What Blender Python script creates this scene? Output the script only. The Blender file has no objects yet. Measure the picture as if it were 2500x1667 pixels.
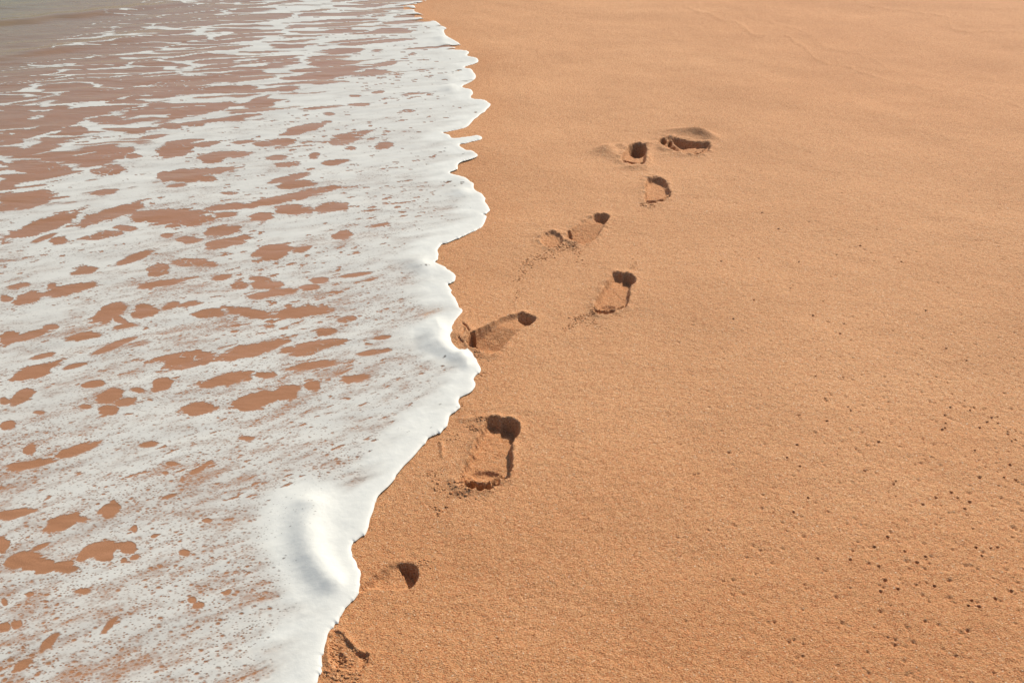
import bpy, math
import numpy as np

# ------------------------------------------------------------------ camera
H = 1.5                                   # eye height above the sand, metres
FOC = 33.0                                # mm on a 36 mm sensor
F = FOC / 36 * 2500                       # focal length in photo pixels
HORIZON = -457.0                          # row of the horizon in the photo
PITCH = math.atan((833.5 - HORIZON) / F)  # looking down
sc = bpy.context.scene
cam = bpy.data.cameras.new('camera')
cam.lens = FOC; cam.sensor_width = 36; cam.clip_start = 0.02; cam.clip_end = 3000
co = bpy.data.objects.new('camera', cam)
co.location = (0, 0, H)
co.rotation_euler = (math.pi / 2 - PITCH, 0, 0)
sc.collection.objects.link(co); sc.camera = co

# ------------------------------------------------------------------ light
SUN_EL, SUN_AZ = math.radians(37), math.radians(31)   # azimuth to the right of straight ahead
w = bpy.data.worlds.new('World'); sc.world = w; w.use_nodes = True
wn = w.node_tree.nodes; wl = w.node_tree.links
sky = wn.new('ShaderNodeTexSky'); sky.sky_type = 'NISHITA'; sky.sun_disc = False
sky.sun_elevation = SUN_EL; sky.sun_rotation = SUN_AZ
sky.air_density = 1.0; sky.dust_density = 2.0; sky.ozone_density = 1.0
bg = wn['Background']; bg.inputs['Strength'].default_value = 0.08
wl.new(sky.outputs[0], bg.inputs[0])
sl = bpy.data.lights.new('sun', 'SUN'); sl.energy = 3.7; sl.angle = math.radians(0.5); sl.color = (1.0, 0.93, 0.80)
so = bpy.data.objects.new('sun', sl); sc.collection.objects.link(so)
so.rotation_euler = (math.pi / 2 - SUN_EL, 0, math.pi - SUN_AZ)
vs = sc.view_settings
vs.view_transform = 'Standard'; vs.look = 'None'; vs.gamma = 1; vs.exposure = 0.12; vs.use_curve_mapping = False

# ------------------------------------------------------------------ numpy helpers
def hash2(ix, iy, seed):
    h = (ix.astype(np.int64) * 374761393 + iy.astype(np.int64) * 668265263 + seed * 1274126177) & 0xFFFFFFFF
    h = ((h ^ (h >> 13)) * 1274126177) & 0xFFFFFFFF
    return ((h ^ (h >> 16)) & 0xFFFFFF) / float(0x1000000)

def noise(x, y, seed=0):
    """gradient noise, about -1..1"""
    ix = np.floor(x); iy = np.floor(y); fx = x - ix; fy = y - iy
    ux = fx * fx * fx * (fx * (fx * 6 - 15) + 10); uy = fy * fy * fy * (fy * (fy * 6 - 15) + 10)
    def g(ax, ay):
        a = hash2(ix + ax, iy + ay, seed) * 2 * math.pi
        return np.cos(a) * (fx - ax) + np.sin(a) * (fy - ay)
    a = g(0, 0); b = g(1, 0); c = g(0, 1); d = g(1, 1)
    return 1.5 * ((a * (1 - ux) + b * ux) * (1 - uy) + (c * (1 - ux) + d * ux) * uy)

def fbm(x, y, octs=4, seed=0, gain=0.5):
    s = 0; a = 1; t = 0
    for k in range(octs):
        s = s + a * noise(x * 2 ** k + 17.3 * k, y * 2 ** k - 9.1 * k, seed + k); t += a; a *= gain
    return s / t * 1.4

def cells(x, y, seed=0):
    """voronoi: distance gap second-nearest minus nearest"""
    ix = np.floor(x); iy = np.floor(y)
    d1 = np.full(x.shape, 9.0); d2 = np.full(x.shape, 9.0)
    for ax in (-1, 0, 1):
        for ay in (-1, 0, 1):
            cx = ix + ax; cy = iy + ay
            d = np.hypot(cx + hash2(cx, cy, seed) - x, cy + hash2(cx, cy, seed + 7) - y)
            d2 = np.minimum(d2, np.maximum(d1, d)); d1 = np.minimum(d1, d)
    return d2 - d1

def sstep(a, b, x):
    t = np.clip((x - a) / (b - a), 0, 1); return t * t * (3 - 2 * t)

def ground(px, py):
    """photo pixel -> point of the beach plane"""
    a = PITCH + np.arctan((np.asarray(py, float) - 833.5) / F)
    D = H / np.tan(a)
    s = (np.asarray(py, float) - HORIZON) * math.cos(PITCH) / H
    return (np.asarray(px, float) - 1250) / s, D

def poly_sd(px, py, pts):
    """signed distance to a closed polygon, negative inside"""
    pts = np.asarray(pts, float); n = len(pts)
    best = np.full(px.shape, 1e18); ins = np.zeros(px.shape, bool)
    for i in range(n):
        ax, ay = pts[i]; bx, by = pts[(i + 1) % n]
        ex, ey = bx - ax, by - ay
        t = np.clip(((px - ax) * ex + (py - ay) * ey) / (ex * ex + ey * ey + 1e-12), 0, 1)
        best = np.minimum(best, (px - ax - t * ex) ** 2 + (py - ay - t * ey) ** 2)
        if ay != by:
            c = ((ay > py) != (by > py)) & (px < (bx - ax) * (py - ay) / (by - ay) + ax)
            ins ^= c
    return np.sqrt(best) * np.where(ins, -1, 1)

def line_dist(px, py, pts):
    pts = np.asarray(pts, float); best = np.full(px.shape, 1e18)
    for i in range(len(pts) - 1):
        ax, ay = pts[i]; ex, ey = pts[i + 1] - pts[i]
        t = np.clip(((px - ax) * ex + (py - ay) * ey) / (ex * ex + ey * ey + 1e-12), 0, 1)
        best = np.minimum(best, (px - ax - t * ex) ** 2 + (py - ay - t * ey) ** 2)
    return np.sqrt(best)

def smooth_curve(pts, n=5):
    p = np.asarray(pts, float); out = []
    for i in range(len(p) - 1):
        a = p[max(i - 1, 0)]; b = p[i]; c = p[i + 1]; d = p[min(i + 2, len(p) - 1)]
        for k in range(n):
            t = k / n
            out.append(0.5 * (2 * b + (c - a) * t + (2 * a - 5 * b + 4 * c - d) * t * t + (3 * b - a - 3 * c + d) * t ** 3))
    out.append(p[-1]); return np.array(out)

def build(name, verts, quads=None, tris=None, mat=None, parent=None, attrs=None, smooth=True, loc=None):
    me = bpy.data.meshes.new(name)
    nq = 0 if quads is None else len(quads); nt = 0 if tris is None else len(tris)
    v = np.asarray(verts, np.float32)
    if loc is not None: v = v - np.asarray(loc, np.float32)
    me.vertices.add(len(v)); me.vertices.foreach_set('co', v.ravel())
    loops = np.concatenate(([quads.ravel()] if nq else []) + ([tris.ravel()] if nt else [])).astype(np.int32)
    me.loops.add(len(loops)); me.loops.foreach_set('vertex_index', loops)
    me.polygons.add(nq + nt)
    starts = np.concatenate([np.arange(nq) * 4, nq * 4 + np.arange(nt) * 3]).astype(np.int32)
    me.polygons.foreach_set('loop_start', starts)
    me.update(calc_edges=True)
    if smooth: me.polygons.foreach_set('use_smooth', np.ones(nq + nt, bool))
    for k, a in (attrs or {}).items():
        at = me.attributes.new(k, 'FLOAT', 'POINT'); at.data.foreach_set('value', np.asarray(a, np.float32))
    me.validate()
    o = bpy.data.objects.new(name, me); sc.collection.objects.link(o)
    if mat: me.materials.append(mat)
    if loc is not None: o.location = loc
    if parent is not None:
        o.parent = parent
        o.location = (0, 0, 0) if loc is None else tuple(np.asarray(loc) - np.asarray(parent.location))
    return o

def tag(o, label=None, cat=None, group=None, kind=None):
    if label: o['label'] = label
    if cat: o['category'] = cat
    if group: o['group'] = group
    if kind: o['kind'] = kind
    return o

def compact(verts, faces, attrs=None):
    u, inv = np.unique(faces.ravel(), return_inverse=True)
    return verts[u], inv.reshape(faces.shape), {k: a[u] for k, a in (attrs or {}).items()}

class Grid:
    """rows and columns of ground points, dense where the camera looks"""
    def __init__(s, cols, rows):
        s.cols = np.asarray(cols, float); s.rows = np.asarray(rows, float)
        s.PX, s.PY = np.meshgrid(s.cols, s.rows)
        s.X, s.Y = ground(s.PX, s.PY)
    def window(s, x0, x1, y0, y1):
        c0, c1 = np.searchsorted(s.cols, [x0, x1]); r0, r1 = np.searchsorted(s.rows, [y0, y1])
        return slice(max(r0 - 1, 0), r1 + 1), slice(max(c0 - 1, 0), c1 + 1)
    def quads(s):
        nr, nc = s.PX.shape
        i = np.arange(nr * nc).reshape(nr, nc)
        return np.stack([i[:-1, :-1], i[1:, :-1], i[1:, 1:], i[:-1, 1:]], -1).reshape(-1, 4)

def clip(verts, quads, f, attrs):
    """keep f > 0, cutting the faces the zero line crosses"""
    ins = f > 0; cnt = ins[quads].sum(1)
    keep = quads[cnt == 4]; cr = quads[(cnt > 0) & (cnt < 4)]
    t = np.concatenate([cr[:, [0, 1, 2]], cr[:, [0, 2, 3]]])
    ti = ins[t]; c = ti.sum(1)
    full = t[c == 3]
    def roll(tt, first):
        k = np.argmax(first, 1); idx = (k[:, None] + np.arange(3)) % 3
        return np.take_along_axis(tt, idx, 1)
    one = roll(t[c == 1], ti[c == 1]); two = roll(t[c == 2], ~ti[c == 2])
    pairs = np.concatenate([one[:, [0, 1]], one[:, [0, 2]], two[:, [1, 0]], two[:, [2, 0]]])
    key = np.sort(pairs, 1); k1 = key[:, 0].astype(np.int64) * len(verts) + key[:, 1]
    u, first, inv = np.unique(k1, return_index=True, return_inverse=True)
    e = key[first]; tt = f[e[:, 0]] / (f[e[:, 0]] - f[e[:, 1]])
    nv = verts[e[:, 0]] * (1 - tt[:, None]) + verts[e[:, 1]] * tt[:, None]
    na = {k: a[e[:, 0]] * (1 - tt) + a[e[:, 1]] * tt for k, a in attrs.items()}
    n = len(verts); m1, m2 = len(one), len(two); inv = inv + n
    o01, o02 = inv[:m1], inv[m1:2 * m1]; w10, w20 = inv[2 * m1:2 * m1 + m2], inv[2 * m1 + m2:]
    tris = np.concatenate([full, np.stack([one[:, 0], o01, o02], 1),
                           np.stack([two[:, 1], two[:, 2], w20], 1), np.stack([two[:, 1], w20, w10], 1)])
    verts = np.concatenate([verts, nv]); attrs = {k: np.concatenate([a, na[k]]) for k, a in attrs.items()}
    used = np.unique(np.concatenate([keep.ravel(), tris.ravel()]))
    mp = np.zeros(len(verts), np.int64); mp[used] = np.arange(len(used))
    return verts[used], mp[keep], mp[tris], {k: a[used] for k, a in attrs.items()}

# ------------------------------------------------------------------ materials
def new_mat(name):
    m = bpy.data.materials.new(name); m.use_nodes = True
    return m, m.node_tree.nodes, m.node_tree.links, m.node_tree.nodes['Principled BSDF']

def lin(*c):
    f = lambda v: v / 12.92 if v <= 0.04045 else ((v + 0.055) / 1.055) ** 2.4
    return tuple(f(v / 255) for v in c) + (1,)

def mapped(n, l, scale, rot=0.0):
    g = n.new('ShaderNodeNewGeometry'); mp = n.new('ShaderNodeMapping')
    mp.inputs['Scale'].default_value = scale; mp.inputs['Rotation'].default_value = (0, 0, rot)
    l.new(g.outputs['Position'], mp.inputs['Vector']); return mp.outputs[0]

def nz(n, l, vec, scale, detail=2, rough=0.5, dist=0):
    t = n.new('ShaderNodeTexNoise'); t.inputs['Scale'].default_value = scale; t.inputs['Detail'].default_value = detail
    t.inputs['Roughness'].default_value = rough; t.inputs['Distortion'].default_value = dist
    l.new(vec, t.inputs['Vector']); return t.outputs['Fac']

def ramp(n, l, fac, stops):
    r = n.new('ShaderNodeValToRGB'); e = r.color_ramp.elements
    while len(e) < len(stops): e.new(0.5)
    for k, (p, c) in enumerate(stops):
        e[k].position = p; e[k].color = c if len(c) == 4 else tuple(c) + (1,)
    l.new(fac, r.inputs[0]); return r.outputs[0]

def math_n(n, l, op, a, b=None, c=None, clamp=False):
    m = n.new('ShaderNodeMath'); m.operation = op; m.use_clamp = clamp
    for k, v in enumerate((a, b, c)):
        if v is None: continue
        if isinstance(v, (int, float)): m.inputs[k].default_value = v
        else: l.new(v, m.inputs[k])
    return m.outputs[0]

def mix_col(n, l, fac, a, b, mode='MIX'):
    m = n.new('ShaderNodeMix'); m.data_type = 'RGBA'; m.blend_type = mode
    for s, v in ((m.inputs[0], fac), (m.inputs[6], a), (m.inputs[7], b)):
        if isinstance(v, (int, float, tuple)): s.default_value = v
        else: l.new(v, s)
    return m.outputs[2]

def sand_material():
    m, n, l, p = new_mat('sand')
    pos = mapped(n, l, (1, 1, 1))
    vor = n.new('ShaderNodeTexVoronoi'); vor.inputs['Scale'].default_value = 430; l.new(pos, vor.inputs['Vector'])
    sep = n.new('ShaderNodeSeparateColor'); l.new(vor.outputs['Color'], sep.inputs[0])
    grain = ramp(n, l, sep.outputs[0], [(0.0, (.30, .115, .042)), (.10, (.56, .235, .098)), (.35, (.74, .345, .165)), (.5, (.68, .375, .170)), (.75, (.75, .40, .195)),
                                        (.95, (.82, .49, .265)), (.992, (.84, .58, .37)), (1.0, (.88, .78, .62))])
    big = nz(n, l, pos, 1.3, 4, .55)
    tone = ramp(n, l, big, [(.3, (.90, .87, .84)), (.7, (1.04, 1.04, 1.04))])
    col = mix_col(n, l, 1.0, grain, tone, 'MULTIPLY')
    dmp_shade = n.new('ShaderNodeAttribute'); dmp_shade.attribute_name = 'damp_shade'  # wet sand plus painted darkening: lens falloff, shade in the prints
    col = mix_col(n, l, dmp_shade.outputs['Fac'], col, mix_col(n, l, 1.0, col, (.885, .71, .55, 1), 'MULTIPLY'))
    l.new(col, p.inputs['Base Color'])
    p.inputs['Roughness'].default_value = .85; p.inputs['Specular IOR Level'].default_value = .25
    a = nz(n, l, pos, 300, 3, .6); b = nz(n, l, pos, 90, 2, .5)
    h = math_n(n, l, 'ADD', math_n(n, l, 'MULTIPLY', a, 1.0), math_n(n, l, 'MULTIPLY', b, .9))
    bp = n.new('ShaderNodeBump'); bp.inputs['Strength'].default_value = 1.0; bp.inputs['Distance'].default_value = .0034
    l.new(h, bp.inputs['Height']); l.new(bp.outputs[0], p.inputs['Normal'])
    return m

def foam_material():
    m, n, l, p = new_mat('foam')
    pos = mapped(n, l, (1, 1.0, 1), 0.0)
    op = n.new('ShaderNodeAttribute'); op.attribute_name = 'opacity'
    bub = n.new('ShaderNodeAttribute'); bub.attribute_name = 'bubbles'
    # froth: bubble cells of two sizes open up where the sheet is thin
    def froth(scale, rot, stretch, lo):
        v = n.new('ShaderNodeTexVoronoi'); v.inputs['Scale'].default_value = scale
        l.new(mapped(n, l, (stretch, 1, 0), rot), v.inputs['Vector'])
        s = n.new('ShaderNodeSeparateColor'); l.new(v.outputs['Color'], s.inputs[0])
        pk = math_n(n, l, 'MULTIPLY_ADD', v.outputs['Distance'], -1.9, 1.0, clamp=True)
        return math_n(n, l, 'MULTIPLY', pk, math_n(n, l, 'MULTIPLY_ADD', s.outputs[0], 1.05 - lo, lo))
    fr = math_n(n, l, 'MAXIMUM', froth(84, .3, .74, -.2), math_n(n, l, 'MULTIPLY', froth(175, .25, .72, .25), .95))
    fr = math_n(n, l, 'MULTIPLY', fr, bub.outputs['Fac'])
    fr = math_n(n, l, 'ADD', fr, math_n(n, l, 'MULTIPLY_ADD', nz(n, l, mapped(n, l, (.6, 1, 1), .3), 120, 3, .6), .7, -.35))
    fac = math_n(n, l, 'MULTIPLY', math_n(n, l, 'SUBTRACT', math_n(n, l, 'ADD', op.outputs['Fac'], .10), fr), 1.55, clamp=True)
    fac = math_n(n, l, 'MULTIPLY', fac, math_n(n, l, 'MULTIPLY_ADD', op.outputs['Fac'], .66, .27), clamp=True)
    edge = math_n(n, l, 'MULTIPLY', op.outputs['Fac'], 6.0, clamp=True)
    fac = math_n(n, l, 'MULTIPLY', fac, edge)
    p.inputs['Base Color'].default_value = (.875, .88, .82, 1)
    p.inputs['Roughness'].default_value = .55; p.inputs['Specular IOR Level'].default_value = .3
    b1 = nz(n, l, mapped(n, l, (.8, 1, 1), -.4), 55, 4, .6); b2 = nz(n, l, pos, 380, 2, .5)
    h = math_n(n, l, 'ADD', b1, math_n(n, l, 'MULTIPLY', b2, .25))
    bp = n.new('ShaderNodeBump'); bp.inputs['Strength'].default_value = .25; bp.inputs['Distance'].default_value = .003
    l.new(h, bp.inputs['Height']); l.new(bp.outputs[0], p.inputs['Normal'])
    tr = n.new('ShaderNodeBsdfTransparent'); mx = n.new('ShaderNodeMixShader')
    l.new(fac, mx.inputs[0]); l.new(tr.outputs[0], mx.inputs[1]); l.new(p.outputs[0], mx.inputs[2])
    l.new(mx.outputs[0], n['Material Output'].inputs['Surface'])
    return m

def water_material():
    m, n, l, p = new_mat('water')
    pos = mapped(n, l, (1, 1, 1))
    dp = n.new('ShaderNodeAttribute'); dp.attribute_name = 'depth'
    silt = nz(n, l, mapped(n, l, (.8, 2.2, 1), -.2), 3.0, 4, .6)
    f = math_n(n, l, 'ADD', dp.outputs['Fac'], math_n(n, l, 'MULTIPLY_ADD', silt, .35, -.175), clamp=True)
    col = ramp(n, l, f, [(0, (.455, .222, .114)), (.25, (.41, .222, .118)), (.45, (.35, .212, .115)), (.7, (.32, .215, .11)), (1.0, (.25, .20, .10))])
    gr = nz(n, l, pos, 420, 2, .6)
    col = mix_col(n, l, 1.0, col, ramp(n, l, gr, [(.3, (.82, .80, .78)), (.7, (1.1, 1.1, 1.1))]), 'MULTIPLY')
    l.new(col, p.inputs['Base Color'])
    p.inputs['Roughness'].default_value = .12; p.inputs['IOR'].default_value = 1.33
    a = nz(n, l, mapped(n, l, (.5, 1.6, 1), -.2), 9, 3, .55, .4); b = nz(n, l, mapped(n, l, (.5, 1.5, 1), -.15), 30, 2, .5)
    h = math_n(n, l, 'ADD', a, math_n(n, l, 'MULTIPLY', b, .25))
    bp = n.new('ShaderNodeBump'); bp.inputs['Strength'].default_value = .5; bp.inputs['Distance'].default_value = .009
    l.new(h, bp.inputs['Height']); l.new(bp.outputs[0], p.inputs['Normal'])
    return m

SAND, FOAM, WATER = sand_material(), foam_material(), water_material()

# ------------------------------------------------------------------ shoreline of the foam (photo pixels -> ground)
def zz(pts, x0, y0, k): return [(x0 + a / k, y0 + b / k) for a, b in pts]
SH = [(1150, -436), (1080, -380), (1150, -300), (1060, -230), (1170, -150), (1080, -95), (1175, -42), (1110, -14)]
SH += zz([(1530, 0), (1440, 20), (1385, 45), (1395, 75), (1380, 95), (1455, 125), (1440, 150), (1550, 175), (1600, 210), (1645, 235),
          (1620, 258), (1650, 300), (1720, 340), (1762, 378), (1705, 408), (1810, 418), (1828, 440), (1812, 460), (1890, 480),
          (1910, 505), (1880, 525), (1790, 555), (1850, 570), (1865, 595), (1882, 620), (1870, 660), (1770, 715), (1840, 735),
          (1866, 765), (1850, 810), (1955, 822), (1985, 845), (2005, 865), (1970, 905), (1940, 930), (1900, 965), (1860, 990),
          (1810, 1045), (1700, 1075), (1620, 1092), (1670, 1110), (1690, 1135), (1800, 1128), (1900, 1112), (1937, 1132),
          (1915, 1150), (1830, 1172), (1750, 1190), (1800, 1230), (1850, 1240), (1900, 1270), (1880, 1295), (1745, 1340),
          (1735, 1390), (1670, 1420), (1780, 1450), (1830, 1480), (1868, 1510)], 600, 0, 3.357)
SH += zz([(1150, 45), (1190, 85), (1240, 105), (1255, 130), (1272, 160), (1265, 190), (1300, 230), (1325, 285), (1290, 325),
          (1250, 335), (1283, 350), (1285, 400), (1245, 470), (1180, 505), (1080, 550), (960, 605), (850, 645), (790, 668),
          (755, 725), (765, 780), (760, 825), (725, 855), (800, 885), (870, 935), (930, 970), (955, 1005), (940, 1060),
          (890, 1085), (865, 1105), (910, 1155), (905, 1200), (950, 1250), (970, 1300), (980, 1345), (1035, 1385)], 900, 450, 4.48)
SH += zz([(760, 110), (690, 225), (710, 280), (690, 375), (770, 465), (870, 450), (910, 510), (960, 580), (1000, 690), (930, 780),
          (940, 850), (905, 920), (840, 950), (760, 1005), (775, 1085), (750, 1130), (670, 1190), (655, 1240), (630, 1300),
          (560, 1380), (440, 1430), (330, 1560)], 950, 750, 4.48)
SH += zz([(990, 0), (900, 120), (820, 200), (800, 270), (745, 450), (690, 500), (635, 545), (640, 620), (670, 690), (705, 785),
          (690, 860), (670, 935), (590, 1010), (530, 1120), (475, 1190), (440, 1300), (410, 1400), (410, 1480), (370, 1568)],
         650, 1150, 3.033)
SH += [(745, 1740), (720, 1850), (640, 2000), (600, 2300)]
SHC = smooth_curve(SH, 4)
sx, sy = ground(SHC[:, 0], SHC[:, 1])
jx, jy = noise(SHC[:, 0] * .09, SHC[:, 1] * .09, 3), noise(SHC[:, 0] * .09 + 50, SHC[:, 1] * .09, 4)
sx = sx + jx * .004; sy = sy + jy * .008
SHORE = np.stack([sx, sy], 1)
SHORE_POLY = np.concatenate([SHORE, [(-3000, 0.1), (-3000, 2900)]])

def shore_sd(X, Y):
    """metres from the foam edge, positive on the sea side"""
    out = np.empty(X.shape).ravel(); x = X.ravel(); y = Y.ravel()
    for k in range(0, len(x), 200000):
        s = slice(k, k + 200000); out[s] = -poly_sd(x[s], y[s], SHORE_POLY)
    return out.reshape(X.shape)

def flow(X, Y):
    t = np.interp(Y, [1.2, 1.7, 4.5, 9], [.75, .62, .30, .22])
    return X * 1.0, Y - t * (X + 1.3)

# ------------------------------------------------------------------ the sand
STEP = 1.75
outer = 2860 + np.cumsum(14 * 1.35 ** np.arange(18)); inner = -360 - np.cumsum(14 * 1.35 ** np.arange(18))
far_rows = HORIZON + np.concatenate([np.geomspace(2.2, 395, 44)])
near_rows = np.array([1960, 2080, 2300, 2700, 3300])
rows = np.concatenate([far_rows, np.arange(-60, 300, STEP), np.arange(300, 640, .85), np.arange(640, 1900, STEP), near_rows])
cols = np.concatenate([np.arange(300, 2860, STEP), outer])
G = Grid(cols, rows)
SD = shore_sd(G.X, G.Y)
Z = np.zeros(G.X.shape)
Z += .006 * fbm(G.X / .55, G.Y / .55, 3, 11) + .0009 * fbm(G.X / .09, G.Y / .07, 2, 21) + .0008 * noise(G.X / .022, G.Y / .022, 31)
DAMP_SHADE = sstep(-.22, -.01, SD + .06 * fbm(G.X / .3, G.Y / .3, 3, 77))
DAMP_SHADE = np.maximum(.22 * DAMP_SHADE, .50 * sstep(2.5, 1.15, G.Y + .25 * fbm(G.X / .6, G.Y / .4, 3, 78)))  # nearest sand darkened in colour for lens falloff and grain shade
DAMP_SHADE = np.maximum(DAMP_SHADE, .28 * sstep(.8, 2.6, G.X + .35 * fbm(G.X / 1.2, G.Y / 1.2, 3, 79)) * sstep(3.5, 6, G.Y))   # lens falloff over the far right, painted into the sand colour

PRINTS = []           # every print: name data and the window mask of each of its parts
def carve(px0, py0, k, stamps, info, raise_=()):
    """stamps: (part, outline in zoom pixels, depth m, wall softness px, edge roughness px)"""
    allp = np.concatenate([np.asarray(s[1], float) for s in stamps]) / k + (px0, py0)
    x0, y0 = allp.min(0) - 30; x1, y1 = allp.max(0) + 30
    r, c = G.window(x0 - 130, x1 + 130, y0 - 60, y1 + 60)
    px, py = G.PX[r, c], G.PY[r, c]; X, Y = G.X[r, c], G.Y[r, c]
    ASP = 1.75
    dep = np.zeros(px.shape); near = np.full(px.shape, 1e9); best = np.full(px.shape, -1, int); bd = np.zeros(px.shape)
    rough = fbm(X / .012, Y / .012, 3, 5) + .5 * noise(X / .0045, Y / .006, 6); rough2 = noise(X / .03, Y / .03, 9)
    for i, (part, pts, d, soft, rg, *tilt) in enumerate(stamps):
        q = np.asarray(pts, float) / k + (px0, py0)
        q = smooth_curve(np.concatenate([q, q[:1]]), 4)[:-1]
        sd = poly_sd(px, py * ASP, q * (1, ASP)) + rg * (.7 * rough + .5 * rough2)
        a = d * sstep(soft, -soft, sd)
        if tilt:                                # floor sloping down along a direction
            cq = q.mean(0); a = a * np.clip(1 + (px - cq[0]) * tilt[0][0] + (py - cq[1]) * ASP * tilt[0][1], .25, 2.2)
        m = a > dep if d > 0 else np.zeros(px.shape, bool)
        best[(sd < soft) & (a >= bd) & (a > .0008)] = i; bd = np.maximum(bd, a)
        dep = np.maximum(dep, a); near = np.minimum(near, sd)
    rim = .0045 * np.exp(-(np.maximum(near - 4, 0) / 13) ** 2) * (near > 0) * (1 + .9 * rough2)
    rim *= sstep(0, 6, near)
    Z[r, c] += -dep * (1 + .05 * rough) + rim * info.get('rim', 1.0) + sstep(.003, .010, dep) * (.0012 * rough + .0012 * fbm(X / .028, Y / .028, 2, 14))
    for e in raise_:
        if len(e) == 3:
            q = np.asarray(e[0], float) / k + (px0, py0)
            Z[r, c] += e[1] * np.exp(-(line_dist(px, py * ASP, q * (1, ASP)) / e[2]) ** 2)
        else:                                   # soft mound: x, y, height, half length, half width, tilt
            th = math.radians(e[5]); dx, dy = px - (px0 + e[0] / k), (py - (py0 + e[1] / k))
            p = (dx * math.cos(th) + dy * math.sin(th)) * k / e[3]; q = (-dx * math.sin(th) + dy * math.cos(th)) * k / e[4]
            Z[r, c] += e[2] * np.exp(-(p * p + q * q)) * sstep(-2, 5, near)
    DAMP_SHADE[r, c] = np.maximum(DAMP_SHADE[r, c], .38 * sstep(6, -10, near))      # moist sand pressed bare, plus floor shade painted in
    PRINTS.append((r, c, near, best, [s[0] for s in stamps], info))

ell = lambda cx, cy, rx, ry, a=0: [(cx + rx * math.cos(t) * math.cos(a) - ry * math.sin(t) * math.sin(a),
                                    cy + rx * math.cos(t) * math.sin(a) + ry * math.sin(t) * math.cos(a)) for t in np.linspace(0, 2 * math.pi, 14)[:-1]]
# P7 the clear near print, toes towards the camera
carve(950, 950, 4.48, [
    ('sole', [(1060, 380), (1390, 380), (1375, 500), (1330, 640), (1335, 820), (1310, 930), (1200, 985), (1050, 1010), (880, 1010), (800, 990), (830, 880), (900, 740), (960, 600)], .019, 5, 4),
    ('heel', ell(1300, 440, 112, 108), .036, 9, 3), ('heel', ell(1165, 395, 100, 68, .35), .026, 9, 3),
    ('sole', ell(1060, 890, 190, 70), .027, 18, 4),
    ('toe', ell(890, 1040, 60, 75, .2), .034, 5, 5), ('toe', ell(992, 1062, 45, 52), .034, 4, 5), ('toe', ell(1075, 1062, 40, 42), .031, 4, 5),
    ('toe', ell(1160, 1020, 42, 36), .026, 4, 5), ('toe', ell(1262, 950, 48, 40, -.5), .024, 4, 5)],
    dict(label='large clear footprint with a deep dark heel and crumbly toes, beside the curved foam edge', rim=1.2),
    [([(835, 978), (900, 972), (990, 1000), (1110, 985), (1225, 915)], .013, 5), ([(820, 330), (1010, 310), (1200, 290)], .005, 10), ([(575, 580), (578, 730)], .004, 5), ([(700, 1000), (760, 1130)], .006, 14)])
# P6 long print cut by the foam
carve(1050, 600, 3.92, [
    ('sole', [(985, 680), (900, 672), (800, 690), (690, 730), (560, 800), (450, 860), (400, 920), (430, 975), (520, 1010), (600, 1030), (690, 960), (780, 860), (900, 770), (950, 740)], .0155, 5, 1.6, (-.003, .030)),
    ('heel', [(990, 690), (930, 668), (860, 676), (850, 700), (900, 740), (950, 750)], .027, 7, 2.5),
    ('toe', ell(408, 920, 40, 62, .1), .042, 5, 4)],
    dict(label='long slanting footprint touching the foam edge, with cracked sand at its toes', rim=1.0),
    [([(260, 860), (330, 780), (380, 820)], .007, 16), ([(425, 862), (540, 788), (680, 712), (800, 668), (890, 650)], .0085, 8)])
# P5
carve(1050, 600, 3.92, [
    ('sole', [(1760, 300), (1930, 330), (1900, 420), (1895, 500), (1865, 575), (1760, 620), (1650, 640), (1580, 625), (1600, 540), (1650, 450), (1700, 370)], .018, 5, 3),
    ('heel', ell(1885, 334, 66, 52), .033, 7, 2), ('heel', ell(1802, 312, 58, 44, .3), .025, 7, 2),
    ('sole', ell(1705, 565, 105, 34), .024, 14, 3),
    ('toe', ell(1615, 628, 34, 24), .027, 4, 3), ('toe', ell(1682, 634, 30, 20), .027, 4, 3), ('toe', ell(1740, 620, 26, 18), .024, 4, 3),
    ('toe', ell(1795, 600, 24, 16), .021, 4, 3), ('toe', ell(1845, 578, 26, 16), .02, 4, 3)],
    dict(label='upright footprint with a dark heel, alone to the right of the print touching the foam', rim=1.0),
    [([(1585, 595), (1690, 610), (1770, 596), (1850, 556)], .013, 4)])
# P4
carve(1300, 250, 3.92, [
    ('sole', [(715, 1100), (690, 1092), (600, 1105), (500, 1150), (410, 1215), (350, 1270), (355, 1310), (430, 1345), (520, 1345), (600, 1290), (660, 1200), (700, 1140)], .012, 5, 1.2, (.004, .034)),
    ('heel', [(720, 1105), (680, 1085), (610, 1095), (590, 1115), (650, 1150), (690, 1150)], .026, 6, 1.5),
    ('toe', [(130, 1265), (200, 1255), (260, 1290), (270, 1350), (200, 1390), (130, 1370), (90, 1340), (105, 1290)], .009, 6, 1.5),
    ('toe', ell(365, 1285, 26, 36), .024, 4, 4)],
    dict(label='shallow slanting footprint with a separate toe hollow to its left and trailing crumbs', rim=1.2),
    [([(300, 1330), (400, 1370)], .007, 9)])
# P3
carve(1300, 250, 3.92, [
    ('sole', [(1110, 745), (1250, 760), (1290, 830), (1310, 890), (1230, 930), (1130, 960), (1085, 950), (1095, 860), (1090, 790)], .017, 5, 3),
    ('heel', ell(1183, 766, 82, 36, .12), .021, 5, 2),
    ('toe', ell(1150, 945, 38, 18, -.1), .027, 3, 3), ('toe', ell(1225, 930, 34, 15, -.25), .024, 3, 3), ('toe', ell(1290, 895, 22, 15, -.4), .018, 3, 3)],
    dict(label='small shallow footprint directly below the two deep prints farthest from the camera', rim=1.0),
    [([(1100, 922), (1180, 922), (1250, 903), (1290, 876)], .012, 3)])
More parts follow.
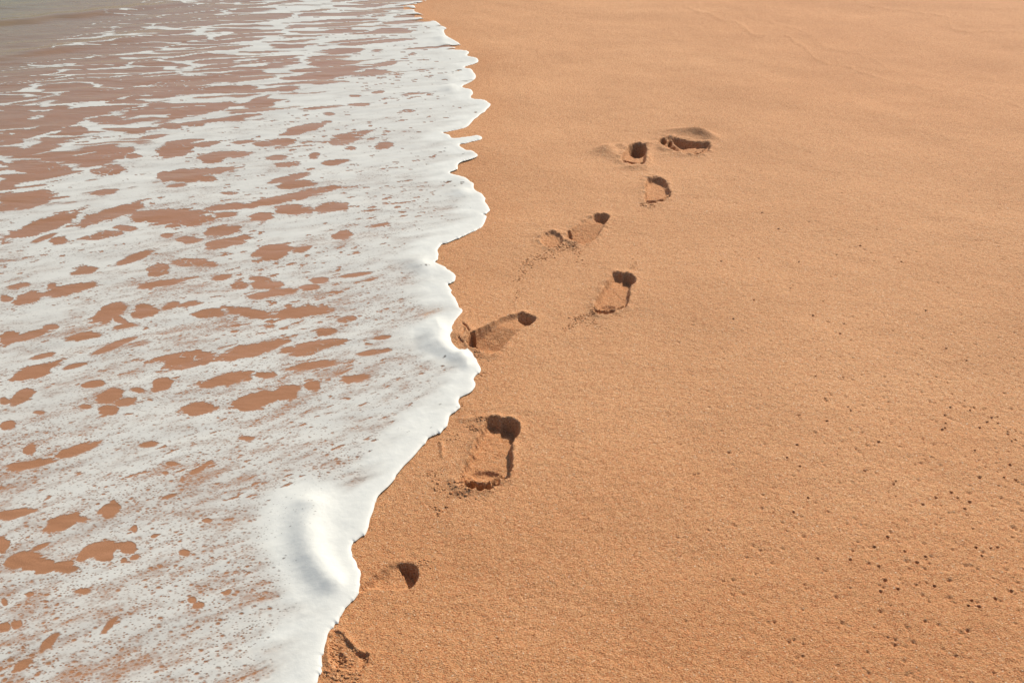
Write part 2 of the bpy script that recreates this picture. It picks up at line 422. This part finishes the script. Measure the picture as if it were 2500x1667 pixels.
# P2
carve(1300, 250, 3.92, [
    ('sole', [(940, 430), (1075, 440), (1070, 520), (1062, 580), (1020, 600), (950, 598), (880, 572), (862, 545), (895, 490)], .016, 4, 2),
    ('heel', ell(1003, 455, 74, 50), .062, 5, 2),
    ('toe', ell(893, 560, 24, 15), .026, 3, 2), ('toe', ell(935, 576, 22, 14), .026, 3, 2), ('toe', ell(970, 586, 18, 12), .025, 3, 2), ('toe', ell(1045, 575, 22, 26), .030, 3, 2)],
    dict(label='deep footprint with a round black heel pit, left one of the two farthest prints', rim=1.3),
    [([(878, 542), (945, 564), (1000, 574)], .014, 3), (690, 450, .020, 120, 34, -8), (770, 500, .014, 110, 50, 20), (845, 425, .012, 60, 18, 5), (1100, 560, .012, 30, 60, 20), (1120, 405, .012, 50, 16, -10), (960, 630, .008, 130, 22, 0)])
# P1 farthest, lying sideways
carve(1300, 250, 3.92, [
    ('sole', [(1215, 370), (1300, 345), (1400, 362), (1520, 390), (1670, 398), (1685, 450), (1610, 492), (1500, 492), (1400, 472), (1300, 448), (1240, 405)], .011, 4, 2),
    ('heel', [(1335, 356), (1420, 364), (1520, 386), (1600, 394), (1590, 408), (1500, 420), (1420, 432), (1365, 408)], .034, 4, 1.5),
    ('heel', [(1560, 392), (1670, 394), (1678, 412), (1650, 424), (1570, 420)], .024, 4, 1.5),
    ('toe', ell(1250, 372, 32, 24), .034, 3, 1.5), ('toe', ell(1312, 390, 26, 24), .030, 3, 1.5), ('toe', ell(1340, 432, 30, 12), .022, 3, 1.5), ('toe', ell(1580, 476, 34, 12, -.2), .026, 3, 1.5)],
    dict(label='farthest footprint lying sideways, its long far wall in black shadow', rim=1.2),
    [([(1335, 352), (1350, 405), (1395, 438)], .013, 6), ([(1290, 362), (1284, 396)], .009, 5),
     (1640, 318, .024, 120, 26, 14), (1460, 285, .014, 190, 22, 3), (1560, 300, .010, 200, 40, 8), (1260, 450, .010, 80, 22, 10), (1450, 500, .005, 200, 16, 0)])
# P8 heel only
carve(650, 1150, 3.033, [
    ('sole', [(960, 690), (1090, 690), (1090, 800), (1040, 850), (900, 860), (790, 850), (700, 880), (770, 800), (860, 740)], .009, 12, 4),
    ('heel', [(985, 690), (1040, 680), (1095, 700), (1112, 755), (1085, 830), (1050, 850), (1030, 780), (1000, 730)], .030, 7, 4)],
    dict(label='faint half washed footprint showing only its dark heel, near the bulging foam', rim=.2))
# P9 smeared print at the bottom edge
carve(650, 1150, 3.033, [
    ('sole', [(470, 1230), (540, 1190), (590, 1260), (690, 1340), (750, 1350), (730, 1420), (680, 1470), (560, 1460), (470, 1400)], .0015, 14, 6),
    ('heel', [(655, 1345), (750, 1350), (735, 1400), (705, 1450), (690, 1380)], .009, 8, 5),
    ('toe', ell(525, 1240, 34, 50, -.2), .004, 14, 6), ('toe', ell(535, 1390, 40, 50), .009, 14, 6)],
    dict(label='smeared crumbly footprint at the bottom of the picture against the foam', rim=.4),
    [(600, 1290, .006, 50, 60, 0), (470, 1330, .006, 30, 90, 0)])

# low wash lines high on the beach
for pts, h, wd in [([(1620, 6), (1690, 22), (1760, 45), (1800, 60), (1850, 88), (1900, 84), (1950, 105), (2010, 150), (2080, 170)], .007, 5),
                   ([(2080, 170), (2150, 190), (2200, 205), (2300, 222), (2420, 240), (2600, 300)], .005, 5),
                   ([(2090, 2), (2130, 18), (2150, 20), (2240, 30), (2320, 45), (2340, 75), (2500, 82), (2700, 110)], .009, 5),
                   ([(1760, 5), (1830, 25), (1840, 45), (1940, 70), (1990, 95), (2020, 120), (2110, 135), (2180, 180)], .004, 6)]:
    r, c = G.window(1500, 2860, -60, 420)
    px, py = G.PX[r, c], G.PY[r, c]
    dl = line_dist(px + 10 * noise(px / 40, py / 40, 51), py * 2.2 + 9 * noise(px / 30, py / 30, 52), smooth_curve(pts, 5) * (1, 2.2))
    Z[r, c] += .7 * h * np.exp(-(dl / (1.3 * wd)) ** 2) * (.6 + .5 * noise(px / 35, py / 35, 53))

# cracks beside the toes of the cut print
for pts in [[(818, 190), (845, 225), (875, 280)], [(825, 255), (800, 305)], [(760, 345), (785, 375), (810, 395)], [(800, 180), (830, 215)]]:
    q = smooth_curve(np.asarray(pts, float) / 4.48 + (950, 750), 4)
    r, c = G.window(1100, 1160, 780, 850); px, py = G.PX[r, c], G.PY[r, c]
    Z[r, c] -= .007 * np.exp(-(line_dist(px, py * 1.5, q * (1, 1.5)) / 2.2) ** 2)

# tiny air holes pricked in the dry sand
PITS = zz([(1080, 82), (1100, 243), (1190, 198), (1068, 345), (1048, 384), (1066, 374), (1250, 246), (1224, 264), (1310, 258), (1360, 309),
           (1398, 302), (1333, 338), (1401, 344), (1286, 374), (1466, 398), (1464, 414), (1516, 394), (1515, 453), (1490, 462), (1254, 520),
           (1480, 614), (1440, 694), (1516, 707), (640, 470), (120, 485), (56, 567), (138, 621), (550, 654), (748, 723), (733, 743),
           (1103, 791), (1005, 826), (1143, 826), (922, 870), (1190, 897), (1220, 852), (96, 917), (190, 824), (1240, 1022), (697, 1077),
           (613, 1140), (806, 1168), (938, 1198), (1260, 1143), (1354, 1146), (1398, 1139), (1298, 1195), (885, 1237), (640, 1262), (458, 1220),
           (680, 1350), (653, 1422), (763, 1405), (997, 1383), (1385, 1468), (1490, 1415), (1233, 1478), (1212, 1510), (1282, 1518), (236, 47),
           (298, 188), (445, 245), (461, 267), (1066, 293), (310, 333), (415, 54)], 1900, 900, 2.613)
PITS += zz([(415, 1148), (960, 690), (1012, 690), (1102, 585), (1268, 950), (1235, 878)], 1470, 620, 1.0) if False else []
PITS += [(1930, 705), (2010, 735), (2060, 790), (1985, 770), (2310, 850), (2360, 880), (2200, 640), (2100, 600), (1760, 640), (1900, 560), (2140, 560),
         (2055, 470), (1860, 520), (2290, 690), (2260, 760), (1840, 735), (1790, 780), (2050, 815), (2400, 700), (1950, 640)]
PIT_GROUPS = []
for i, (a, b) in enumerate(PITS):
    s = (b - HORIZON) * math.cos(PITCH) / H
    rad = (.0026 + .0015 * hash2(np.array([i]), np.array([3]), 1)[0]) * (1.0 if b > 860 else 1.25)
    gx, gy = ground(a, b)
    r, c = G.window(a - 22, a + 22, b - 18, b + 18)
    X, Y = G.X[r, c] - gx, G.Y[r, c] - gy
    d = np.hypot(X, Y / 1.1) / rad
    Z[r, c] += -.0068 * sstep(1.3, .25, d) + .0007 * np.exp(-((d - 1.7) / .5) ** 2)
    PIT_GROUPS.append((r, c, d))
# faint sprinkle of rain-like dimples on the right of the beach
rng = np.random.default_rng(5)
for k in range(2600):
    a, b = rng.uniform(1650, 2780), rng.uniform(380, 1700) 
    if rng.random() > (a - 1500) / 1000 * (.35 + .65 * math.exp(-((b - 900) / 450) ** 2)): continue
    gx, gy = ground(a, b); rad = rng.uniform(.0025, .005)
    r, c = G.window(a - 14, a + 14, b - 12, b + 12)
    d = np.hypot(G.X[r, c] - gx, G.Y[r, c] - gy) / rad
    Z[r, c] -= rng.uniform(.001, .0048) * np.exp(-d * d)
Z -= .02 * sstep(.02, .35, SD)            # the beach dips away under the foam
VERT = np.stack([G.X, G.Y, Z], -1).reshape(-1, 3)
Q = G.quads()
nr, nc = G.PX.shape
owner = np.full((nr - 1, nc - 1), -1, int)     # which print or pit a face belongs to
part_of = np.full((nr - 1, nc - 1), -1, int)
for i, (r, c, near, best, names, info) in enumerate(PRINTS):
    a = near[:-1, :-1] < 7; rr = slice(r.start, r.start + a.shape[0]); cc = slice(c.start, c.start + a.shape[1])
    owner[rr, cc][a] = i; part_of[rr, cc][a] = np.maximum(best[:-1, :-1][a], 0)
for i, (r, c, d) in enumerate(PIT_GROUPS):
    a = d[:-1, :-1] < 1.7; rr = slice(r.start, r.start + a.shape[0]); cc = slice(c.start, c.start + a.shape[1])
    owner[rr, cc][a & (owner[rr, cc] < 0)] = 1000 + i
alive = (SD.ravel()[Q].max(1) < .22)
ow = owner.ravel()
v, f, at = compact(VERT, Q[alive & (ow < 0)], {'damp_shade': DAMP_SHADE.ravel()})
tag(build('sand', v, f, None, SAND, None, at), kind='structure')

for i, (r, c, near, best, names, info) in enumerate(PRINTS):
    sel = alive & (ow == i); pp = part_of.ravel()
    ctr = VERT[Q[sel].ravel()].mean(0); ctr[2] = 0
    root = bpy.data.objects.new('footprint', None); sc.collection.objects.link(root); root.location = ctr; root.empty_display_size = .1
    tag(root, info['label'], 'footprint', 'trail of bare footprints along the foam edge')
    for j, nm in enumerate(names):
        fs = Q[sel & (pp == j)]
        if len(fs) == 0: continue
        v, f, at = compact(VERT, fs, {'damp_shade': DAMP_SHADE.ravel()})
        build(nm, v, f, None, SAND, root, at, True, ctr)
def pit_label(a, b):
    if a > 2270 and 960 < b < 1085: return 'tiny dark hole in the dense cluster near the right edge of the sand'
    if b < 860: return 'tiny dark hole far up the dry sand, right of the upper footprints'
    if b > 1300: return 'tiny dark hole in the sand of the lower right corner'
    return 'tiny dark hole scattered in dry sand halfway down the right side'
for i, (a, b) in enumerate(PITS):
    fs = Q[alive & (ow == 1000 + i)]
    if len(fs) == 0: continue
    v, f, at = compact(VERT, fs, {'damp_shade': DAMP_SHADE.ravel()})
    lab = pit_label(a, b)
    grp = {'d': 'clustered holes by the right edge', 'f': 'holes far up the sand', 'i': 'holes in the lower right sand', 's': 'holes halfway down the right sand'}[lab.split()[3 if False else 3][0]]\
        if lab.split()[3][0] in 'dfis' else 'holes in the sand'
    tag(build('sand_hole', v, f, None, SAND, None, at, True, (v[:, 0].mean(), v[:, 1].mean(), 0)), lab, 'sand hole', lab.replace('tiny dark hole', 'tiny dark holes'))

def sand_z(a, b):
    j = np.clip(np.searchsorted(G.cols, a), 1, nc - 1); i = np.clip(np.searchsorted(G.rows, b), 1, nr - 1)
    return Z[i, j]

# crumbs of moist sand kicked up by the toes
def crumbs():
    t = (1 + 5 ** .5) / 2
    iv = np.array([(-1, t, 0), (1, t, 0), (-1, -t, 0), (1, -t, 0), (0, -1, t), (0, 1, t), (0, -1, -t), (0, 1, -t), (t, 0, -1), (t, 0, 1), (-t, 0, -1), (-t, 0, 1)], float)
    iv /= np.linalg.norm(iv[0])
    it = np.array([(0, 11, 5), (0, 5, 1), (0, 1, 7), (0, 7, 10), (0, 10, 11), (1, 5, 9), (5, 11, 4), (11, 10, 2), (10, 7, 6), (7, 1, 8), (3, 9, 4), (3, 4, 2),
                   (3, 2, 6), (3, 6, 8), (3, 8, 9), (4, 9, 5), (2, 4, 11), (6, 2, 10), (8, 6, 7), (9, 8, 1)])
    rg = np.random.default_rng(8); V = []; T = []
    # (x0, y0, x1, y1, spread px, count, size m)
    runs = [(1105, 1190, 1150, 1205, 20, 34, .0046), (1060, 1190, 1105, 1195, 16, 20, .0046), (1045, 1240, 1085, 1245, 14, 14, .0042), (1165, 1022, 1220, 1030, 7, 60, .0034),
            (1150, 1038, 1165, 1050, 7, 22, .0038), (1130, 1200, 1135, 1165, 10, 40, .0036), (1205, 1175, 1240, 1160, 6, 30, .003),
            (1330, 605, 1410, 600, 9, 70, .0044), (1280, 645, 1400, 598, 11, 150, .0038), (1260, 690, 1300, 640, 9, 50, .0032), (1400, 600, 1420, 650, 10, 50, .0034),
            (1250, 735, 1275, 710, 10, 30, .003), (1395, 780, 1470, 760, 6, 80, .0036), (1378, 805, 1420, 775, 8, 60, .0036), (1430, 780, 1460, 800, 12, 40, .003),
            (1440, 762, 1500, 748, 5, 40, .003), (1155, 860, 1175, 880, 8, 50, .0036), (1165, 880, 1180, 920, 6, 35, .0034), (1120, 830, 1150, 850, 10, 30, .0032),
            (1570, 500, 1610, 505, 7, 40, .004), (1590, 492, 1625, 480, 4, 26, .0036), (1690, 372, 1725, 362, 4, 26, .005), (1520, 395, 1550, 402, 3, 26, .0045), (1625, 340, 1650, 338, 3, 14, .004),
            (1020, 1365, 1045, 1380, 12, 26, .003), (800, 1560, 850, 1630, 16, 110, .0036), (790, 1640, 870, 1660, 12, 60, .0034), (870, 1590, 890, 1600, 8, 24, .003),
            (1140, 950, 1145, 960, 4, 14, .0032), (1080, 1085, 1120, 1060, 8, 16, .003), (1050, 1155, 1075, 1150, 10, 20, .003), (1540, 655, 1555, 640, 8, 24, .0028), (1110, 1010, 1130, 985, 8, 24, .003)]
    for x0, y0, x1, y1, sp, n, s in runs:
        for k in range(int(n * 1.0)):
            u = rg.random(); a = x0 + (x1 - x0) * u + rg.normal() * sp * .8; b = y0 + (y1 - y0) * u + rg.normal() * sp * .5
            gx, gy = ground(a, b)
            if shore_sd(np.array([gx]), np.array([gy]))[0] > -.006: continue
            sz = s * (0.35 + .75 * rg.random() ** 1.6)
            vv = iv * (1 + .45 * (rg.random((12, 1)) - .5)) * sz * (1 + .4 * (rg.random(3) - .5)) * (1.2, 1.2, .5)
            V.append(vv + (gx, gy, sand_z(a, b) + sz * .10)); T.append(it + 12 * (len(V) - 1))
    v = np.concatenate(V); tr = np.concatenate(T)
    o = build('sand_crumbs', v, None, tr, SAND, None, {'damp_shade': np.full(len(v), .3)})
    tag(o, 'loose crumbs of moist sand kicked up around the footprints', 'sand crumbs', kind='stuff')
crumbs()

# ------------------------------------------------------------------ the water
A15 = 1.5
HUMP = np.array(zz([(330, 270), (300, 430), (330, 600), (420, 760), (470, 830)], 650, 1150, 3.033))
def sheet(X, Y, px, py, sd):
    """height of the running sheet of water that carries the foam"""
    u, v = flow(X, Y); fade = sstep(.05, .5, sd); e = sstep(0, .05, sd)
    z = fade * (-.004 + .004 * fbm(u / .7, v / .22, 3, 41) + .012 * sstep(2.0, 5, sd) * fbm(u / 1.5, v / .4, 3, 44))
    z = z + sstep(.03, .25, sd) * (.0022 * fbm(u / .35, v / .13, 2, 141) + .0006 * fbm(u / .1, v / .045, 2, 145))
    z = z + .014 * np.exp(-(line_dist(px, py * A15, smooth_curve(HUMP, 5) * (1, A15)) / 42) ** 2) * e
    q = np.array(zz([(385, 250), (520, 170), (640, 200), (720, 300), (800, 440), (900, 500), (960, 600), (850, 640), (700, 560), (520, 470), (395, 420)], 950, 750, 4.48))
    z = z + .012 * sstep(30, -26, poly_sd(px, py * A15, q * (1, A15))) * e
    for a, b, h, s_ in [(1078, 95, .008, 9), (1088, 112, .008, 9), (1095, 190, .006, 10), (1100, 218, .008, 12), (1020, 640, .007, 22), (1125, 470, .008, 14), (1030, 655, .006, 18)]:
        z = z + h * np.exp(-(((px - a) / 1.6) ** 2 + ((py - b) * A15) ** 2) / s_ ** 2) * e
    wave = .022 * np.exp(-((py - (57 - .11 * px - 5 * noise(px / 90, px * 0, 201))) / 7) ** 2) + .014 * np.exp(-((py - (140 - .15 * px)) / 9) ** 2)
    return z + wave * sstep(520, 250, px)
wrows = np.concatenate([HORIZON + np.geomspace(.8, 395, 60), np.arange(-60, 200, 2.5), np.arange(200, 1900, 4), near_rows])
wcols = np.concatenate([[-60000, -20000], (-360 - np.cumsum(30 * 1.35 ** np.arange(22)))[::-1], np.arange(-360, 1500, 4)])
W = Grid(wcols, wrows)
wsd = shore_sd(W.X, W.Y)
u, vv = flow(W.X, W.Y)
# depth of murk: shallow and sandy near the edge, green grey towards the open sea
edge = (170 - .46 * W.PX) - W.PY
wdep = np.interp(edge, [-900, -350, -120, 0, 90, 172, 400], [0, .10, .26, .42, .66, .92, 1])
wz = sheet(W.X, W.Y, W.PX, W.PY, wsd) - .004 * (1 - sstep(.02, .15, wsd))
wv = np.stack([W.X, W.Y, wz], -1).reshape(-1, 3)
wv2, wq, wt, wa = clip(wv, W.quads(), (wsd - .02).ravel(), {'depth': wdep.ravel()})
tag(build('water', wv2, wq, wt, WATER, None, wa), kind='structure')

# ------------------------------------------------------------------ the foam
FG = Grid(np.concatenate([(-360 - np.cumsum(6 * 1.3 ** np.arange(12)))[::-1], np.arange(-360, 1300, STEP)]),
          np.concatenate([HORIZON + np.geomspace(120, 395, 60), np.arange(-60, 1900, STEP)]))
fs = shore_sd(FG.X, FG.Y)
px, py = FG.PX, FG.PY
u0, v0 = flow(FG.X, FG.Y)
tab = np.linspace(-6, 60, 3000); scl = np.interp(tab, [1.2, 2.2, 4, 8, 20], [.9, 1.0, 1.15, 1.6, 3])
vv = np.interp(v0, tab, np.cumsum(1 / scl) * (tab[1] - tab[0]))      # patterns grow with distance offshore
u = u0 / np.interp(v0, tab, scl) / np.interp(v0, [2, 4, 7.5], [1.0, 1.25, 1.7])
warp = fbm(u / .25, vv / .15, 3, 61)
t = py - (172 - .46 * px)                    # rows below the line where the foam begins
# lace of thin strands far out
lace = cells(u / .24 + .55 * warp, vv / .115 + .5 * fbm(u / .2, vv / .12, 2, 63), 71)
lw = np.clip(.085 + .0010 * t, 0, .33) * np.clip(.85 + .9 * fbm(u / .5, vv / .25, 2, 65), 0, 1.5)
S_l = (lw - lace) * 2.4
# torn sheet
n1 = fbm(u / .30, vv / .115, 4, 81, .5)
n2 = fbm(u / .085, vv / .034, 2, 85)
listed = sstep(300, 420, py + .12 * px)
bias = .24 + .30 * sstep(1.3, .25, fs) + .50 * listed
bias = bias - .22 * sstep(300, 100, t) - .34 * sstep(340, 160, py) * sstep(1050, 600, px)
S_s = bias + .9 * n1 + .20 * n2
k = sstep(200, 500, t)
S = np.maximum(S_l * (1 - k) + S_s * k, np.where(t < 500, S_l, -9) - .02)
S = np.where(t < -10, np.minimum(S, S_l - .1), S)

HOLES = [(a / 1.96, 400 + b / 1.96, c / 1.96, d / 1.96, e) for a, b, c, d, e in [
    (205, 290, 180, 28, -20), (545, 233, 170, 25, -16), (810, 250, 205, 38, 0), (1110, 205, 110, 12, -5), (1080, 240, 50, 10, -5), (1390, 155, 200, 18, -12),
    (1400, 215, 90, 22, 0), (1250, 250, 60, 24, -5), (1590, 205, 80, 22, -8), (280, 365, 42, 16, -5), (205, 355, 60, 9, -20), (490, 340, 95, 16, -8), (600, 305, 45, 14, 5),
    (1067, 315, 82, 22, -8), (900, 357, 50, 14, 0), (1090, 375, 105, 22, -12), (800, 340, 25, 10, 0), (1300, 420, 95, 30, -12), (1445, 410, 40, 10, -10), (640, 447, 85, 14, -20),
    (400, 505, 58, 18, -12), (755, 503, 50, 28, -15), (900, 465, 75, 14, -5), (975, 475, 70, 12, 3), (1060, 540, 40, 10, -8), (1150, 578, 38, 20, 0), (1275, 575, 65, 17, 0),
    (1235, 545, 40, 10, 0), (1300, 620, 110, 14, -8), (100, 577, 50, 9, -8), (135, 640, 75, 30, -15), (320, 600, 125, 25, -12), (245, 580, 25, 14, -20), (750, 570, 95, 12, -8),
    (520, 710, 85, 30, -25), (695, 705, 62, 35, -8), (570, 740, 40, 15, 30), (820, 675, 40, 12, -20), (910, 667, 50, 12, -8), (600, 775, 50, 10, -10), (1000, 710, 80, 18, -5),
    (1180, 705, 110, 18, 8), (1450, 705, 130, 20, -8), (245, 778, 32, 12, 0), (40, 825, 45, 32, -30), (150, 815, 75, 16, -15), (405, 823, 75, 15, -8), (540, 868, 95, 14, -22),
    (210, 912, 50, 10, -12), (165, 990, 108, 30, -15), (350, 963, 50, 9, -15), (870, 930, 155, 38, -5), (1210, 890, 170, 28, -15), (1480, 870, 140, 20, -10), (1500, 960, 110, 18, -8),
    (450, 1050, 42, 15, -8), (520, 1110, 65, 28, -20), (605, 1135, 45, 18, -10), (515, 1177, 45, 20, 0), (775, 1055, 45, 22, -20), (1070, 1035, 145, 25, -15), (950, 1165, 75, 25, -5),
    (1220, 1130, 100, 40, -15), (1370, 1090, 60, 30, -10), (1500, 1060, 35, 22, 0), (1700, 1020, 70, 20, -10), (110, 1110, 60, 30, -30), (40, 1245, 35, 18, -10), (140, 1360, 35, 28, -40),
    (385, 1360, 100, 18, -20), (150, 1435, 110, 14, -10), (715, 1335, 35, 12, -8), (1175, 1307, 28, 10, 0), (500, 135, 50, 12, -8), (1100, 135, 32, 7, 0), (850, 100, 40, 8, -5),
    (30, 205, 60, 14, -10), (150, 195, 70, 12, -15), (130, 150, 120, 22, -8), (1380, 70, 90, 14, -12), (1420, 95, 80, 14, -5), (1820, 290, 50, 9, -10), (1640, 335, 45, 22, -10),
    (1700, 530, 60, 8, -5), (1530, 555, 40, 12, 0), (1480, 590, 40, 12, 0), (1660, 740, 45, 12, -8), (1560, 800, 40, 12, -8), (1830, 830, 40, 8, -8), (1780, 900, 70, 10, -8),
    (1450, 900, 60, 12, -8), (1270, 1005, 45, 14, 0), (660, 1082, 25, 9, 0), (410, 1160, 25, 9, 0), (190, 1185, 30, 9, 0), (30, 640, 30, 14, 0), (20, 1130, 20, 16, 0)]]
HOLES += [(a / 2.766, 1100 + b / 2.766, c / 2.766, d / 2.766, e) for a, b, c, d, e in [
    (90, 420, 125, 30, -10), (420, 485, 110, 45, -20), (540, 460, 40, 18, 0), (750, 385, 70, 45, -35), (20, 640, 45, 60, 0), (150, 720, 120, 40, -15), (260, 760, 120, 50, 15), (430, 785, 95, 38, 0),
    (570, 690, 62, 26, -60), (690, 660, 90, 55, -10), (860, 645, 65, 35, 0), (710, 715, 60, 25, 0), (835, 735, 20, 15, 0), (910, 712, 30, 14, -15), (270, 640, 60, 12, -25), (1245, 682, 30, 18, 0),
    (565, 943, 55, 18, 0), (200, 955, 22, 12, 0), (25, 1005, 22, 22, 0), (30, 1185, 45, 28, -10), (105, 1165, 35, 25, -20), (735, 1170, 60, 15, -45), (330, 1290, 75, 20, -38), (155, 1440, 60, 30, -30),
    (1300, 1005, 25, 20, 0), (1345, 1040, 35, 20, 0), (1535, 955, 30, 15, -30), (1340, 125, 60, 15, -25), (1120, 150, 20, 10, 0), (1160, 85, 30, 12, 0), (1145, 302, 40, 10, -15),
    (210, 85, 150, 16, -8), (455, 15, 45, 25, -10), (1040, 565, 18, 10, -20), (905, 515, 18, 24, 0), (1395, 460, 26, 12, 0)]]
HOLES += [(a / 3.357, b / 3.357, c / 3.357, d / 3.357, e) for a, b, c, d, e in [
    (400, 1170, 150, 25, -14), (270, 1085, 210, 28, -15), (130, 885, 110, 30, 0), (210, 940, 150, 20, -5), (500, 905, 70, 20, 0), (700, 920, 330, 30, -6), (880, 975, 120, 25, -3), (520, 1010, 140, 25, -15),
    (600, 1070, 100, 32, -5), (100, 1000, 150, 40, -5), (90, 1245, 110, 35, 0), (330, 1230, 160, 18, -12), (470, 1295, 120, 30, -3), (300, 1370, 250, 50, 5), (850, 1275, 230, 45, -8), (960, 1225, 130, 22, 0),
    (1090, 1275, 60, 20, 0), (880, 1395, 130, 38, -8), (1080, 830, 130, 18, 3), (1300, 855, 85, 14, -2), (1080, 745, 190, 28, -6), (670, 755, 150, 30, -5), (1130, 925, 110, 20, -14), (1500, 920, 110, 38, -20),
    (1720, 890, 200, 28, -12), (1400, 1025, 80, 22, 0), (1590, 1020, 70, 12, 0), (1130, 1068, 85, 18, -10), (1270, 1112, 95, 16, -8), (1440, 1230, 170, 50, -12), (1490, 1165, 120, 18, -8), (1680, 1180, 90, 18, -8),
    (1740, 1290, 110, 45, -5), (1880, 1260, 150, 25, 0), (1360, 1440, 60, 40, 0), (1500, 1420, 90, 35, 0), (1680, 1405, 250, 25, -6), (1550, 1460, 180, 25, 0), (1720, 745, 110, 16, -5), (1960, 725, 130, 22, -8),
    (1600, 660, 320, 35, -6), (1400, 775, 110, 14, -12), (2130, 860, 120, 22, -8), (2100, 820, 100, 14, -20), (1230, 655, 70, 22, 0), (1070, 645, 80, 30, -8), (880, 655, 110, 30, 0), (2000, 1160, 80, 14, -5),
    (2150, 1175, 60, 16, 0), (2250, 1290, 80, 16, 0), (100, 1440, 120, 14, 0), (100, 1490, 120, 22, -10)]]
HOLES += [(600 + a / 3.357, b / 3.357, c / 3.357, d / 3.357, e) for a, b, c, d, e in [
    (470, 1050, 160, 28, -15), (300, 1155, 85, 22, -3), (240, 1285, 75, 20, -3), (340, 1345, 90, 20, -3), (720, 1330, 90, 18, -5), (560, 1275, 40, 24, -10), (800, 1150, 120, 28, -8), (870, 1095, 140, 18, -8),
    (660, 990, 45, 10, -5), (900, 785, 40, 8, 0), (1090, 755, 45, 9, -8), (930, 855, 70, 12, 0), (1330, 905, 45, 10, 0), (680, 930, 45, 12, 0), (1050, 590, 110, 24, -6), (650, 630, 80, 22, -8), (800, 575, 100, 20, -5),
    (1150, 520, 90, 16, -8), (1130, 1190, 60, 22, -5), (860, 1212, 35, 14, 0), (350, 725, 70, 20, 0)]]
holef = np.full(px.shape, 9.0); strand = cells(u / .06 + .4 * warp, vv / .035 + .3 * n2, 91)
wob = fbm(u / .05, vv / .035, 3, 95); rag = fbm(u / .016, vv / .010, 3, 96)
for a, b, rx, ry, e in HOLES:
    R = max(rx, ry) * 1.6 + 6
    r, c = FG.window(a - R, a + R, b - R, b + R)
    th = math.radians(e); dx, dy = px[r, c] - a, py[r, c] - b
    p = dx * math.cos(th) + dy * math.sin(th); q = -dx * math.sin(th) + dy * math.cos(th)
    dd = np.sqrt((p / rx) ** 2 + (q / ry) ** 2 + 1e-9) - 1 + .42 * wob[r, c] + .30 * n1[r, c]
    holef[r, c] = np.minimum(holef[r, c], (dd + .16 * rag[r, c]) * np.clip(ry, 5, 20) / 9)
lacy = np.clip(fbm(u / .35, vv / .2, 2, 99) * 1.2 + .15 - .3 * sstep(900, 1300, py), 0, 1)
holef = np.maximum(holef, (.10 * lacy - strand) * 2.2)
S = np.minimum(S, holef)
# small torn flecks, more of them away from the lip
S0 = S.copy()
fleck = fbm(u / .048, vv / .025, 3, 111, .55)
fl_b = np.interp(fs, [0, .12, .35, 1.0], [1.05, .78, .60, .74]) + .3 * sstep(300, 100, py) * sstep(900, 500, px) + .32 * fbm(u / .5, vv / .25, 2, 113) + .35 * sstep(1050, 1300, py)
humpq = np.array(zz([(330, 270), (300, 430), (330, 600), (420, 760), (470, 830)], 650, 1150, 3.033))
fl_b = fl_b + 1.2 * sstep(110, 50, line_dist(px, py * 1.5, humpq * (1, 1.5)))
S = np.minimum(S, (fl_b - fleck) * 1.1)
softness = np.interp(py, [0, 500, 1200, 1667], [.22, .28, .36, .42])
opac = sstep(0, 1, S / softness + .05)
# thinner, rosy sheets where the foam is spreading out
thin = .5 + .5 * fbm(u / .38, vv / .22, 4, 121)
fine = .5 + .5 * fbm(u / .10, vv / .05, 4, 123, .6)
inner = sstep(.015, .16, fs + .08 * fbm(u / .2, vv / .1, 2, 125)) * np.interp(py, [0, 400, 800, 1667], [.5, .8, 1.05, 1.2])
inner = inner * (1 - .9 * sstep(150, 70, line_dist(px, py * A15, HUMP * (1, A15))))
veil = np.clip(1.03 - inner * (.25 + .24 * sstep(.25, .85, thin) * (.4 + fine) + .20 * sstep(.35, .8, fine)), .30, 1)
opac = opac * veil
bubbles = np.interp(py, [0, 300, 700, 1100, 1667], [.35, .5, .7, 1.0, 1.12]) * sstep(.01, .18, fs) * np.clip(.95 + .5 * fbm(u / .3, vv / .2, 3, 131), .2, 1.2)
bubbles = np.maximum(bubbles, .28)
# relief: rounded front lip, swells along the flow, two humps over the sand below
lip = np.sqrt(np.clip(1 - (1 - np.clip(fs / .035, 0, 1)) ** 2, 0, 1)) * (.0006 + .0072 * np.exp(-np.maximum(fs, 0) / .06))
froth_z = .0012 * sstep(0, .05, fs) * sstep(.35, .1, fs) * fbm((.8 * FG.X + .6 * FG.Y) / .07, (.8 * FG.Y - .6 * FG.X) / .05, 4, 147)
zf = sheet(FG.X, FG.Y, px, py, fs) + lip + froth_z + .0005
fv = np.stack([FG.X, FG.Y, zf], -1).reshape(-1, 3)
keepf = np.minimum(fs * 40, S / softness + .06).ravel()
keepf = np.clip(keepf, -2, 2)
v, qd, tr, at = clip(fv, FG.quads(), keepf, {'opacity': opac.ravel(), 'bubbles': bubbles.ravel()})
tag(build('sea_foam', v, qd, tr, FOAM, None, at), 'white torn sheet of sea foam spreading over the wet sand', 'sea foam', kind='stuff')
sc.cycles.transparent_max_bounces = 12
sc.cycles.diffuse_bounces = 1
